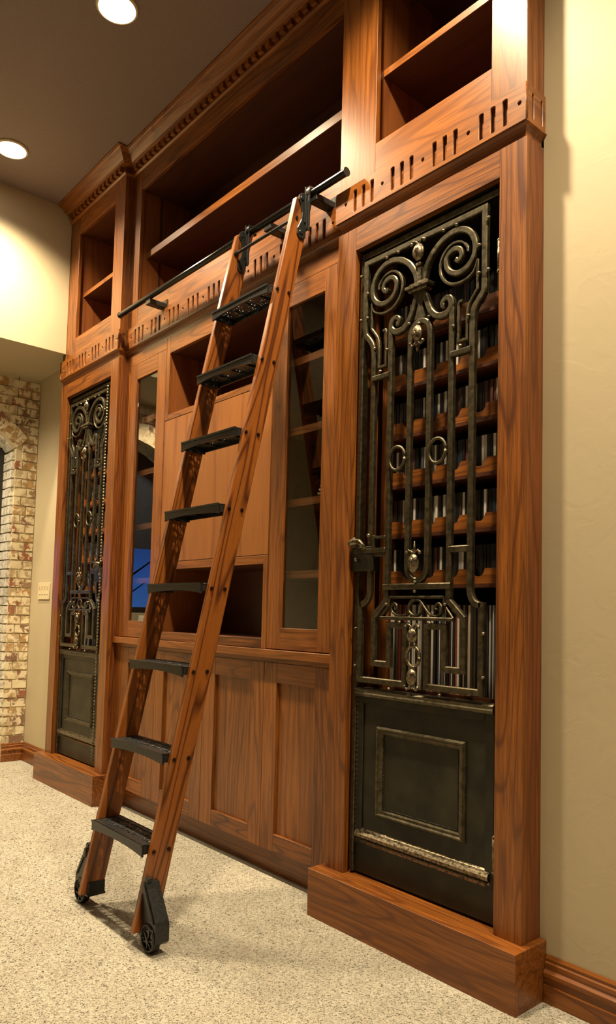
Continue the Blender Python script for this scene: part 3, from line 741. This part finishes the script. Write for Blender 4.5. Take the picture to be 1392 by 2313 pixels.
# ------------------------------------------------------------------ lower towers
SHZ = [1.357+0.197*i for i in range(6)]    # tops of the shelf lips
def lower_tower(side):
    x0 = TX[side]; x1 = x0+0.90; mir = 1 if side == 'right' else -1
    lb = {'right': 'tall oak tower at the right end with an ornate iron grille door', 'left': 'tall oak tower at the left end beside the pale alcove wall, with iron grille door'}[side]
    t = empty('tower_cabinet', ((x0+x1)/2, 0.05, 0), lb, 'cabinet')
    yl_, yr_ = (YC-0.0005, YW-0.0005) if side == 'right' else (YW-0.0005, YC-0.0005)
    B().prism([(x0-0.024, yl_), (x0-0.024, -0.067), (x1+0.024, -0.067), (x1+0.024, yr_), (x1-0.001, yr_), (x1-0.001, 0.10), (x0+0.001, 0.10), (x0+0.001, yl_)], 0, ZPL, 'z').go('plinth', OX, t, bevel=0.0015)
    a, c = x0+0.105, x0+0.797
    B().box(x0, a, 0, 0.026, ZPL, ZCOVE).go('stile', OZ, t, bevel=0.0012)
    B().box(c, x1, 0, 0.026, ZPL, ZCOVE).go('stile', OZ, t, bevel=0.0012)
    B().box(a, c, 0.001, 0.026, ZDT, ZCOVE).go('rail', OX, t, bevel=0.001)
    ob = oak('oak_side_'+side, 'z', base=(0.22, 0.065, 0.014))
    B().box(x1-0.02, x1-0.0005, 0.026, YW+0.02, ZPL, ZCOVE).go('side_panel', ob, t)
    B().box(x0+0.0005, x0+0.02, 0.026, YW+0.02, ZPL, ZCOVE).go('side_panel', ob, t)
    # inner box
    B().box(a-0.03, a-0.012, 0.0265, 0.56, ZPL, ZDT+0.02).go('inner_side', INT, t)
    B().box(c+0.012, c+0.03, 0.0265, 0.56, ZPL, ZDT+0.02).go('inner_side', INT, t)
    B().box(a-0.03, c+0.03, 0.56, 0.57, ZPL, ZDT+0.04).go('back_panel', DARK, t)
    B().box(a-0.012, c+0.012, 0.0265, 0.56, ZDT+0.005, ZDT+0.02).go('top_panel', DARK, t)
    B().box(a-0.012, c+0.012, 0.066, 0.56, ZPL, ZPL+0.015).go('bottom_panel', INT, t)
    # media rack: uprights, shelves, scalloped lips
    ra, rc = a+0.100, c-0.006
    B().box(a-0.011, a+0.030, 0.105, 0.118, ZPL+0.015, ZDT).go('upright', OZ, t)
    B().box(a+0.050, ra, 0.122, 0.142, ZPL+0.015, ZDT).go('upright', OZ, t)
    B().box(c-0.006, c+0.011, 0.118, 0.142, ZPL+0.015, ZDT).go('upright', OZ, t)
    for k, zt in enumerate(SHZ):
        zb = zt-0.067; pts = [(ra, zb), (rc, zb)]
        # lip with dips every 0.113
        xs = rc; cs = [x0-TX['right']+q for q in (-0.262, -0.3745, -0.487, -0.5995)]
        top = [(rc, zt)]
        for cc in cs:
            top += [(cc+0.030, zt), (cc+0.026, zt-0.010), (cc+0.020, zt-0.022), (cc+0.010, zt-0.028), (cc-0.010, zt-0.028), (cc-0.020, zt-0.022), (cc-0.026, zt-0.010), (cc-0.030, zt)]
        top += [(ra, zt)]
        B().prism(pts+top, 0.118, 0.130, 'y').go('shelf_lip', OX, t)
        B().box(ra, rc, 0.110, 0.120, zb-0.001, zb+0.013).box(ra, rc, 0.130, 0.29, zb, zb+0.012).go('shelf', INX_SHADE, t)
    B().box(ra, rc, 0.118, 0.47, 0.880, 0.905).go('shelf', INX_SHADE, t)
    door_parts(t, x0, mir)
    return t, ra, rc
tr, ra, rc = lower_tower('right'); tlft, la, lc = lower_tower('left')
# discs and records
me = B().box(-0.0052, 0.0052, 0, 0.125, 0, 0.142).mesh('disc_case'); me.materials.append(DISC)
rk = ['lowest', 'second lowest', 'third lowest', 'fourth lowest', 'fifth lowest', 'topmost']
first = None
for k, zt in enumerate(SHZ):
    xx = ra+0.008; lab = 'slim disc case filed upright on the %s small shelf behind the right iron door' % rk[k]
    while xx < rc-0.012:
        if first is None:
            first = link('disc_case', me, None, None, (xx, 0.136, zt-0.055)); o = first
        else:
            o = first.copy(); COL.objects.link(o); o.location = (xx, 0.136+random.uniform(0, 0.006), zt-0.055)
        o['label'] = lab; o['category'] = 'disc case'; o['group'] = 'disc cases behind the right iron door'
        xx += 0.0122
b = B(); rr = random.Random(3)
for k, zt in enumerate(SHZ):
    xx = la+0.008
    while xx < lc-0.012: b.box(xx-0.005, xx+0.005, 0.136+rr.uniform(0, 0.006), 0.26, zt-0.0545, zt+0.087); xx += 0.0124
stuff(b.go('disc_cases', simple('dark_disc_spines', (0.02, 0.018, 0.016), 0.4, 0, 180, (0.45, 0.42, 0.38), 0, 0.5, 0.62)), 'rows of dark disc cases on the shelves behind the left iron door', 'disc cases')
recs = []
for wdt in (0.004, 0.007, 0.010):
    me = B().box(-wdt/2, wdt/2, 0, 0.318, 0, 0.322).mesh('record_sleeve'); me.materials.append(REC); recs.append((wdt, me))
for sd, a0, a1 in (('right', ra, rc), ('left', la, lc)):
    xx = a0+0.006; rr = random.Random(11); base = {}
    while xx < a1-0.010:
        k = rr.randrange(3); wdt, me = recs[k]; xx += wdt/2+0.0006
        if k not in base: o = base[k] = link('record_sleeve', me, None, None, (xx, 0.132, 0.9055))
        else: o = base[k].copy(); COL.objects.link(o); o.location = (xx, 0.132+rr.uniform(0, 0.008), 0.9055)
        o['label'] = 'record sleeve standing in the bottom row behind the %s iron door' % sd; o['category'] = 'record'
        o['group'] = 'records behind the %s iron door' % sd
        xx += wdt/2+0.0012

# ------------------------------------------------------------------ centre: base cabinet, ledge, glass cabinets, nook
t = empty('base_cabinet', (-1.91, 0.1, 0), 'low oak base cabinet with four recessed panel doors behind the ladder', 'cabinet')
B().box(CX0+0.026, CX1-0.026, 0.116, 0.128, 0, 0.118).go('toe_kick', OX, t)
B().box(CX0+0.001, CX1-0.001, YC+0.020, 0.5, 0.118, 0.975).go('carcass', INX_SHADE, t)
B().box(CX0+0.001, CX1-0.001, YC+0.002, YC+0.020, 0.958, 0.9785).go('rail', OX, t)
edges = [-2.915, -2.4185, -1.9165, -1.4065, -0.905]
pan = [(-2.745, -2.53), (-2.325, -2.02), (-1.812, -1.503), (-1.310, -1.046)]
for i in range(4):
    e0, e1 = edges[i]+0.0012, edges[i+1]-0.0012; p0, p1 = pan[i]
    zb, zt, pb, pt = 0.121, 0.957, 0.198, 0.868
    dd = B().box(p0-0.001, p1+0.001, YC+0.0145, YC+0.0195, pb-0.001, pt+0.001).go('door', OZ, t)
    for a, c in ((e0, p0), (p1, e1)): B().box(a, c, YC, YC+0.02, zb, zt).go('door_stile', OZ, dd, bevel=0.0012)
    for a, c in ((zb, pb), (pt, zt)): B().box(p0, p1, YC+0.0005, YC+0.02, a, c).go('door_rail', OX, dd, bevel=0.001)
t = empty('ledge', (-1.91, 0.1, 0.98), 'continuous oak ledge running between the two towers above the panel doors', 'ledge')
B().box(CX0+0.001, CX1-0.001, 0.034, 0.5, 0.9795, 1.016).go('ledge_board', OX, t, bevel=0.0015)
def glass_cabinet(side):
    lab = {'right': 'narrow glass-fronted oak cabinet right of the ladder beside the right tower', 'left': 'narrow glass-fronted oak cabinet left of the ladder beside the left tower'}[side]
    e0, e1, p0, p1 = (-1.4005, -0.902, -1.297, -1.045) if side == 'right' else (-2.918, -2.4195, -2.775, -2.523)
    t = empty('glass_cabinet', ((e0+e1)/2, 0.1, 1.016), lab, 'cabinet')
    zb, zt, pb, pt = 1.018, 2.766, 1.116, 2.602
    d0, d1 = p0-0.098 if side == 'right' else p0-0.078, p1+0.078 if side == 'right' else p1+0.098
    for a, c in ((e0, d0-0.0015), (d1+0.0015, e1)):
        if c-a > 0.004: B().box(a, c, YC, YC+0.022, zb, zt).go('face_stile', OZ, t, bevel=0.001)
    B().box(d0-0.0015, d1+0.0015, YC+0.001, YC+0.022, 2.7015, zt).go('face_rail', OX, t, bevel=0.001)
    dd = B().box(p0+0.0005, p1-0.0005, YC+0.012, YC+0.016, pb+0.0005, pt-0.0005).go('glass_door', GLASS, t)
    for a, c in ((d0, p0), (p1, d1)): B().box(a, c, YC, YC+0.022, zb+0.002, 2.70).go('door_stile', OZ, dd, bevel=0.0012)
    for a, c in ((zb+0.002, pb), (pt, 2.70)): B().box(p0, p1, YC+0.0005, YC+0.022, a, c).go('door_rail', OX, dd, bevel=0.0012)
    i0, i1 = e0+0.02, e1-0.03
    for a, c in ((i0-0.012, i0), (i1, i1+0.012)): B().box(a, c, YC+0.024, 0.42, zb, zt).go('side_panel', INX_SHADE, t)
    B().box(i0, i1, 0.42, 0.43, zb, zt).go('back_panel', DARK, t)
    for a, c in ((zt-0.012, zt), (zb, zb+0.010)): B().box(i0, i1, YC+0.024, 0.42, a, c).go('end_panel', INX_SHADE, t)
    for zt_ in (2.368, 2.039, 1.706, 1.376):
        B().box(i0+0.001, i1-0.001, 0.109, 0.40, zt_-0.0335, zt_-0.0005).go('shelf', INX_SHADE, t)
        B().box(i0+0.001, i1-0.001, 0.105, 0.109, zt_-0.034, zt_).go('shelf_edge', OX, t)
    for xs in (i0+0.0012, i1-0.004):
        for ys in (0.125, 0.34):
            b = B().box(xs, xs+0.0028, ys, ys+0.016, zb+0.02, zt-0.03)
            q = zb+0.05
            while q < zt-0.06:
                if all(not (zt_-0.05 < q < zt_+0.02) for zt_ in (2.368, 2.039, 1.706, 1.376)):
                    b.box(xs-0.0005, xs+0.0045 if xs < -1.2 and side == 'right' or xs < -2.7 else xs+0.003, ys+0.002, ys+0.014, q, q+0.009)
                q += 0.025
            o = b.go('shelf_standard', IRON, t)
    return t, i0, i1
gR, gi0, gi1 = glass_cabinet('right'); gL, gj0, gj1 = glass_cabinet('left')
for k in range(4):
    o = B().box(-1.175, -0.98, 0.15, 0.30-0.004*k, 0, 0.0085).go('booklet', [PAPER, WHITE, PAPER, simple('grey_booklet', (0.3, 0.28, 0.25), 0.6)][k], None, (0.0+0.004*k, 0.004*k, 1.7065+0.0175*k), bevel=0.001)
    o['label'] = ['bottom booklet of the white stack in the right glass cabinet', 'second booklet up in the white stack in the right glass cabinet', 'third booklet up in the white stack in the right glass cabinet', 'grey top booklet of the stack in the right glass cabinet'][k]
    o['category'] = 'booklet'; o['group'] = 'booklets in the right glass cabinet'
t = empty('framed_card', (-2.71, 0.13, 1.028), 'small white card propped at the bottom of the left glass cabinet', 'card')
B().box(-2.79, -2.66, 0.115, 0.125, 1.0285, 1.055).go('card_base', BLACK, t); B().prism([(0.112, 1.055), (0.120, 1.055), (0.142, 1.150), (0.134, 1.150)], -2.775, -2.675, 'x').go('card', PAPER, t)

t = empty('centre_bookcase', (-1.91, 0.1, 1.016), 'oak centre unit with open nooks above and below a large flat panel behind the ladder', 'cabinet')
x0, x1, nx0, nx1 = -2.4165, -1.4035, -2.381, -1.437
zb, zt = 1.018, 2.766
for a, c in ((x0, nx0), (nx1, x1)):
    for q0, q1 in ((2.274, zt), (zb, 1.453)): B().box(a, c, YC, YC+0.022, q0, q1).go('stile', OZ, t, bevel=0.001)
for q0, q1 in ((2.666, zt), (2.274, 2.306), (1.413, 1.453), (zb, 1.063)): B().box(nx0, nx1, YC+0.0005, YC+0.022, q0, q1).go('rail', OX, t, bevel=0.001)
B().box(x0+0.001, x1-0.001, YC+0.001, YC+0.02, 1.4565, 2.2705).go('flat_panel', VEN, t, bevel=0.001)
def nook(z0, z1, nm):
    for a, c in ((nx0-0.012, nx0), (nx1, nx1+0.012)): B().box(a, c, YC+0.022, 0.42, z0-0.01, z1+0.01).go('side_panel', INT, t)
    for a, c in ((z1, z1+0.012), (z0-0.012, z0)): B().box(nx0, nx1, YC+0.022, 0.42, a, c).go('shelf', INX_SHADE, t)
    B().box(nx0-0.012, nx1+0.012, 0.42, 0.428, z0-0.01, z1+0.01).go('back_panel', INX_SHADE, t)
nook(2.306, 2.666, 'upper'); nook(1.063, 1.413, 'lower')

# ------------------------------------------------------------------ ladder rail
RY, RZ, RR = -0.050, 2.990, 0.0165
t = empty('ladder_rail', (-1.81, YC, RZ), 'black metal ladder rail running along the front of the wide bookcase', 'rail')
b = B().cyl((-2.822, RY, RZ), RR, 2.012, 'x', 20); b.go('rail_tube', BLACKG, t, smooth=False)
for f in b.f: pass
b = B(); b.cyl((-0.812, RY, RZ), RR+0.002, 0.006, 'x', 20); b.go('end_cap', BLACK, t)
b = B(); b.cyl((-2.826, RY, RZ), RR+0.002, 0.006, 'x', 20); b.go('end_cap', BLACK, t)
for xb in (-2.46, -1.33, -1.010):
    B().box(xb-0.026, xb+0.026, RY-0.006, YC-0.004, RZ-RR-0.026, RZ-RR+0.002).box(xb-0.026, xb+0.026, YC-0.0065, YC-0.0005, RZ-RR-0.0265, RZ-RR+0.030).go('rail_bracket', BLACK, t, bevel=0.002)

# ------------------------------------------------------------------ ladder
LB, SL, SPC, LZ0 = -0.6827, 0.2187, 0.3156, 0.3234
ly = lambda z: LB+SL*(z-LZ0)
t = empty('library_ladder', (-1.275, -0.7, 0), 'tall leaning oak library ladder with eight black cast treads and floor wheels', 'ladder')
XR0, XR1, XL0, XL1 = -1.080, -1.055, -1.519, -1.494
F0, F1 = -0.011, 0.084
OL = None
def ladder_oak():
    m, nt, p = newmat('ladder_oak')
    tcn = N(nt, 'ShaderNodeTexCoord'); oi = N(nt, 'ShaderNodeObjectInfo')
    mp = N(nt, 'ShaderNodeMapping'); mp.inputs['Rotation'].default_value = (math.atan(SL), 0, 0)
    nt.links.new(tcn.outputs['Object'], mp.inputs['Vector'])
    s2 = N(nt, 'ShaderNodeVectorMath', operation='MULTIPLY'); s2.inputs[1].default_value = (1, 1, 0.07); nt.links.new(mp.outputs[0], s2.inputs[0])
    ad = N(nt, 'ShaderNodeVectorMath', operation='ADD'); cb = N(nt, 'ShaderNodeCombineXYZ')
    nt.links.new(math_(nt, 'MULTIPLY', oi.outputs['Random'], 31.0), cb.inputs[0]); nt.links.new(cb.outputs[0], ad.inputs[1]); nt.links.new(s2.outputs[0], ad.inputs[0])
    v = ad.outputs[0]
    n1 = noise(nt, v, 5.0, 2, 0.5, 0.1)
    pp = N(nt, 'ShaderNodeMath', operation='PINGPONG'); nt.links.new(math_(nt, 'MULTIPLY', n1, 22.0), pp.inputs[0]); pp.inputs[1].default_value = 0.5
    line = ramp(nt, math_(nt, 'MULTIPLY', pp.outputs[0], 2.0), [(0, (0,)*3), (0.2, (0.4,)*3), (0.5, (1,)*3)])
    c = mixc(nt, line, (0.060, 0.014, 0.003), (0.25, 0.078, 0.012))
    n3 = noise(nt, v, 150, 2, 0.6)
    c = mixc(nt, ramp(nt, n3, [(0.5, (0,)*3), (0.75, (0.5,)*3)]), c, (0.085, 0.020, 0.005))
    nt.links.new(c, p.inputs['Base Color']); p.inputs['Roughness'].default_value = 0.33
    p.inputs['Coat Weight'].default_value = 0.25; p.inputs['Coat Roughness'].default_value = 0.2
    return m
LO = ladder_oak()
for xa, xb in ((XR0, XR1), (XL0, XL1)):
    zs, ze = 0.055, 2.965
    pts = [(ly(zs)+F0, zs), (ly(zs)+F1, zs+0.004), (ly(ze+0.045)+F1, ze+0.045), (ly(ze+0.040)+F0+0.055, ze+0.040), (ly(ze)+F0+0.005, ze)]
    B().prism(pts, xa, xb, 'x').go('side_rail', LO, t, bevel=0.003)
# treads
def tread_holes():
    hs = []; rr = random.Random(5)
    W0, W1 = XL1+0.012, XR0-0.012; n = 13; st = (W1-W0)/n
    for i in range(n):
        c = W0+(i+0.5)*st; k = i % 4
        for j, yy in enumerate((0.012, 0.040, 0.068)):
            if (i+j) % 3 == 0:
                for q in (-0.25, 0.25): hs.append([(c+q*st-0.0035, yy-0.010), (c+q*st+0.0035, yy-0.008), (c+q*st+0.0035+0.003, yy+0.010), (c+q*st-0.0035+0.003, yy+0.008)])
            elif (i+j) % 3 == 1:
                hs.append(circ(c, yy-0.005, 0.0055, 8)); hs.append(circ(c+0.006, yy+0.0085, 0.0045, 6)); hs.append(circ(c-0.008, yy+0.008, 0.004, 6))
            else:
                hs.append([(c-0.011, yy-0.009), (c-0.002, yy-0.009), (c+0.010, yy+0.0), (c+0.003, yy+0.001)]); hs.append([(c-0.011, yy+0.002), (c-0.004, yy+0.002), (c+0.010, yy+0.011), (c+0.0, yy+0.011)])
    out = []
    for h in hs:
        cx_ = sum(p_[0] for p_ in h)/len(h); cy_ = sum(p_[1] for p_ in h)/len(h)
        out.append([(cx_+(a-cx_)*1.35, cy_+(c-cy_)*1.18) for a, c in h][::-1])
    return out
HO = tread_holes()
YF = -0.030; ti0 = XL1+0.0006; ti1 = XR0-0.0006
plate = cut_plate([(ti0, -0.026), (ti0+0.012, YF-0.004), (ti1-0.012, YF-0.004), (ti1, -0.026), (ti1, 0.090), (ti0, 0.090)], HO, 0.006, lambda a, c, q: (a, c, -q))
plate.materials.append(BLACK)
b = B(); n = 12; W = ti1-ti0
ap = [(ti0, 0.0), (ti1, 0.0), (ti1, -0.040)]+[(ti1-W*(0.03+0.94*i/n), -0.027-0.010*(abs(2*i/n-1))**2.2) for i in range(n+1)]+[(ti0, -0.040)]
b.prism(ap, YF-0.004, YF+0.004, 'y'); b.box(ti0, ti1, 0.084, 0.090, -0.024, 0)
b.box(ti0, ti0+0.006, YF, 0.088, -0.032, 0).box(ti1-0.006, ti1, YF, 0.088, -0.032, 0)
b.box(ti0, ti1, YF-0.007, YF-0.003, -0.006, 0.002)
for i in range(3):
    b.box(ti0+W*(i+1)/4-0.002, ti0+W*(i+1)/4+0.002, YF, 0.086, -0.014, -0.006)
apron = b.mesh('tread_apron'); apron.materials.append(BLACK)
rb = B(); rr = random.Random(9)
for i in range(30):
    for j in range(3):
        if rr.random() < 0.25: continue
        cx_ = ti0+0.02+(ti1-ti0-0.04)*(i+0.5)/30; cy_ = (0.012, 0.040, 0.068)[j]+rr.uniform(-0.003, 0.003); a = rr.choice((0.9, -0.9, 0.35, 1.57)); L_ = 0.0085
        dx_, dy_ = L_*math.cos(a), L_*math.sin(a); nx_, ny_ = -0.0016*math.sin(a), 0.0016*math.cos(a)
        rb.prism([(cx_-dx_-nx_, cy_-dy_-ny_), (cx_+dx_-nx_, cy_+dy_-ny_), (cx_+dx_+nx_, cy_+dy_+ny_), (cx_-dx_+nx_, cy_-dy_+ny_)], -0.0005, 0.0028, 'z')
ribs = rb.mesh('tread_ribs'); ribs.materials.append(simple('glint_cast_ribs', (0.10, 0.105, 0.105), 0.3, 0.5))  # ribs coloured lighter than the tread to paint in their highlights
bolt = B().cyl((0, 0, 0), 0.0075, 0.004, 'x', 10).cyl((0.004, 0, 0), 0.0045, 0.002, 'x', 8).mesh('bolt'); bolt.materials.append(SCREW)
for i in range(8):
    zt_ = 0.3434+SPC*i; y_ = ly(LZ0+SPC*i)
    o = link('tread', apron, None, t, (0, y_, zt_))
    ORG[o.name] = Vector((0, y_, zt_))
    link('tread_plate', plate, None, o, (0, y_, zt_))
    link('tread_ribs', ribs, None, o, (0, y_, zt_))['kind'] = 'stuff'
    for dy in (0.0, 0.0605):
        link('bolt', bolt, None, o, (XR1, y_+dy, LZ0+SPC*i))
# wheel housings: teardrop guard, wheel
def wheel(xa, sgn):
    """outer face of stile at xa, housing goes outward in sgn x"""
    Y0, Y1 = -0.728, -0.662
    U = lambda u: xa+sgn*(0.0008+u)
    cut_ = 0.042
    prof = [(0, 0.228), (0.016, 0.228), (0.028, 0.208), (0.092, 0.114), (0.097, 0.100), (0.097, 0.046), (0.084, 0.034)]
    prof += [(0.047+0.040*math.cos(a), 0.040+0.040*math.sin(a)) for a in (math.radians(q) for q in (0, 25, 50, 75, 105, 130, 155, 180))] + [(0.0, 0.040)]
    b = B().prism([(U(a), c) for a, c in prof], Y0+0.008, Y1-0.004, 'y')
    o = b.go('wheel_guard', BLACK, t, bevel=0.004)
    # raised cheek round the wheel opening, with spokes showing inside
    ring = [(U(0.047+0.043*math.cos(2*PI*i/28)), Y0+0.006, 0.052+0.043*math.sin(2*PI*i/28)) for i in range(29)]
    B().tube(ring, 0.0042, 6).go('cheek_ring', BLACK, o, smooth=True)
    B().prism([(U(a), c) for a, c in ((0.001, 0.226), (0.015, 0.226), (0.024, 0.206), (0.086, 0.110), (0.080, 0.104), (0.018, 0.190), (0.001, 0.190))], Y0+0.003, Y0+0.008, 'y').go('guard_rib', BLACK, o, bevel=0.002)
    B().cyl((U(0.010), Y0+0.012, 0.234), 0.012, 0.020, 'y', 12).go('guard_lug', BLACK, o, bevel=0.002)
    w_ = B().cyl((U(0.047), Y0+0.010, 0.0405), 0.0395, 0.026, 'y', 32).go('wheel', BLACKG, t, bevel=0.003)
    for k in range(6):
        a = PI/3*k+0.3; c_, s_ = math.cos(a), math.sin(a)
        B().prism([(U(0.047)+0.006*c_-0.003*s_, 0.0405+0.006*s_+0.003*c_), (U(0.047)+0.036*c_-0.002*s_, 0.0405+0.036*s_+0.002*c_), (U(0.047)+0.036*c_+0.002*s_, 0.0405+0.036*s_-0.002*c_), (U(0.047)+0.006*c_+0.003*s_, 0.0405+0.006*s_-0.003*c_)], Y0+0.006, Y0+0.011, 'y').go('spoke', BLACK, w_)
    B().cyl((U(0.047), Y0+0.003, 0.0405), 0.009, 0.008, 'y', 12).go('hub', BLACK, w_)
    B().box(xa-sgn*0.0002, xa-sgn*0.030, Y0+0.004, Y1+0.015, 0.0445, 0.0540).box(xa-sgn*0.0255, xa-sgn*0.0290, Y0+0.006, Y1+0.012, 0.050, 0.100).go('foot_bracket', BLACK, t, bevel=0.002)
wheel(XR1, 1); wheel(XL0, -1)
# top hook hardware
for xa in (XR1, XL1):
    yb_ = ly(2.9)+F1
    prof = [(-0.060, 3.000), (-0.086, 2.990), (-0.099, 2.978), (-0.101, 2.958), (-0.088, 2.940), (-0.081, 2.905), (-0.084, 2.875), (-0.093, 2.855), (-0.105, 2.830), (-0.106, 2.805), (-0.092, 2.790), (-0.072, 2.788), (-0.058, 2.800)]
    o = B().prism(prof, xa+0.0006, xa+0.007, 'x').go('hook_plate', BLACK, t, bevel=0.002)
    for yy, zz in ((-0.084, 2.966), (-0.086, 2.815)): B().cyl((xa+0.007, yy, zz), 0.010, 0.004, 'x', 12).go('plate_bolt', BLACK, o, bevel=0.002)
    B().cyl((xa+0.0005, -0.106, 2.874), 0.0075, 0.004, 'x', 10).go('bolt', SCREW, t)
    x_ = xa+0.008
    B().box(x_, x_+0.006, -0.0715, -0.0655, 2.862, 3.022).go('guide_bar', BLACK, t, bevel=0.001)
    B().box(x_+0.012, x_+0.018, -0.0715, -0.0665, 2.830, 3.015).go('guide_bar', BLACK, t, bevel=0.001)
    B().box(x_+0.024, x_+0.031, -0.0715, -0.0665, 2.815, 3.014).go('guide_bar', BLACK, t, bevel=0.001)
    B().box(x_-0.002, x_+0.031, -0.0665, -0.0640, 2.822, 3.016).go('guide_plate', BLACK, t)
    # hook passing over the tube
    ps = [(RY-0.022, RZ+0.016)]+[(RY-0.024*math.cos(a), RZ+0.0*1+0.024*math.sin(a)+0.002) for a in [PI*k/10 for k in range(2, 11)]]
    b = B(); pl = [(x_+0.017, a, c) for a, c in [(RY-0.0215, RZ-0.01), (RY-0.0215, RZ+0.010), (RY-0.014, RZ+0.0205), (RY, RZ+0.0235), (RY+0.014, RZ+0.0205), (RY+0.0225, RZ+0.008), (RY+0.0225, RZ-0.012)]]
    b.tube(pl, 0.0045, 8); b.tube([(p_[0]+0.010, p_[1], p_[2]) for p_ in pl], 0.0045, 8)
    b.go('hook', simple('hook_steel', (0.35, 0.33, 0.30), 0.3, 0.8) if xa == XR1 else BLACK, t, smooth=True)
B().tube([(XL1-0.002, ly(2.87)+0.012, 2.872), (XR0+0.002, ly(2.87)+0.012, 2.872)], 0.007, 10).go('spreader_rod', BLACK, t)
B().cyl((XL1, ly(2.87)+0.012, 2.872), 0.012, 0.010, 'x', 12).go('rod_nut', BLACK, t)

# ------------------------------------------------------------------ carpet pile
rr = random.Random(1); vs = []; fs = []
def tuft(x, y, h, r):
    n = len(vs); a = math.radians(-41)+rr.gauss(0, 0.5); q = rr.choice((-1, 1))*rr.uniform(2.2, 3.5)*h; lx, ly_ = -q*math.sin(a), q*math.cos(a)
    vs.extend([(x+r*math.cos(a), y+r*math.sin(a), -0.001), (x-r*math.cos(a), y-r*math.sin(a), -0.001), (x+lx+r*0.5*math.cos(a), y+ly_+r*0.5*math.sin(a), h), (x+lx-r*0.5*math.cos(a), y+ly_-r*0.5*math.sin(a), h)])
    fs.append((n, n+1, n+3, n+2))
c0 = Vector((1.3149, -2.0301))
cnt = 0
while cnt < 150000:
    # denser near the viewer
    x = rr.uniform(-4.4, 0.6); y = rr.uniform(-2.0, 0.10)
    v_ = Vector((x, y))-c0; dist = v_.length
    ang = math.atan2(v_.y, v_.x) 
    if ang < 0: ang += 2*PI
    if not (math.radians(112) < ang < math.radians(166)): continue
    if rr.random() > min(1, (1.9/dist)**1.6): continue
    if y > -0.069 and (-0.926 < x < 0.026 or -3.846 < x < -2.894): continue
    if y > 0.115 and x < -0.9: continue
    if y > 0.08: continue
    cnt += 1
    tuft(x, y, rr.uniform(0.0008, 0.0022), rr.uniform(0.0020, 0.0042)*(0.8+0.2*dist))
me = bpy.data.meshes.new('carpet_pile'); me.from_pydata(vs, [], fs)
stuff(link('carpet_pile', me, CARPET), 'short looped pile of the cream and brown speckled carpet', 'carpet')
print('bricks', nb)
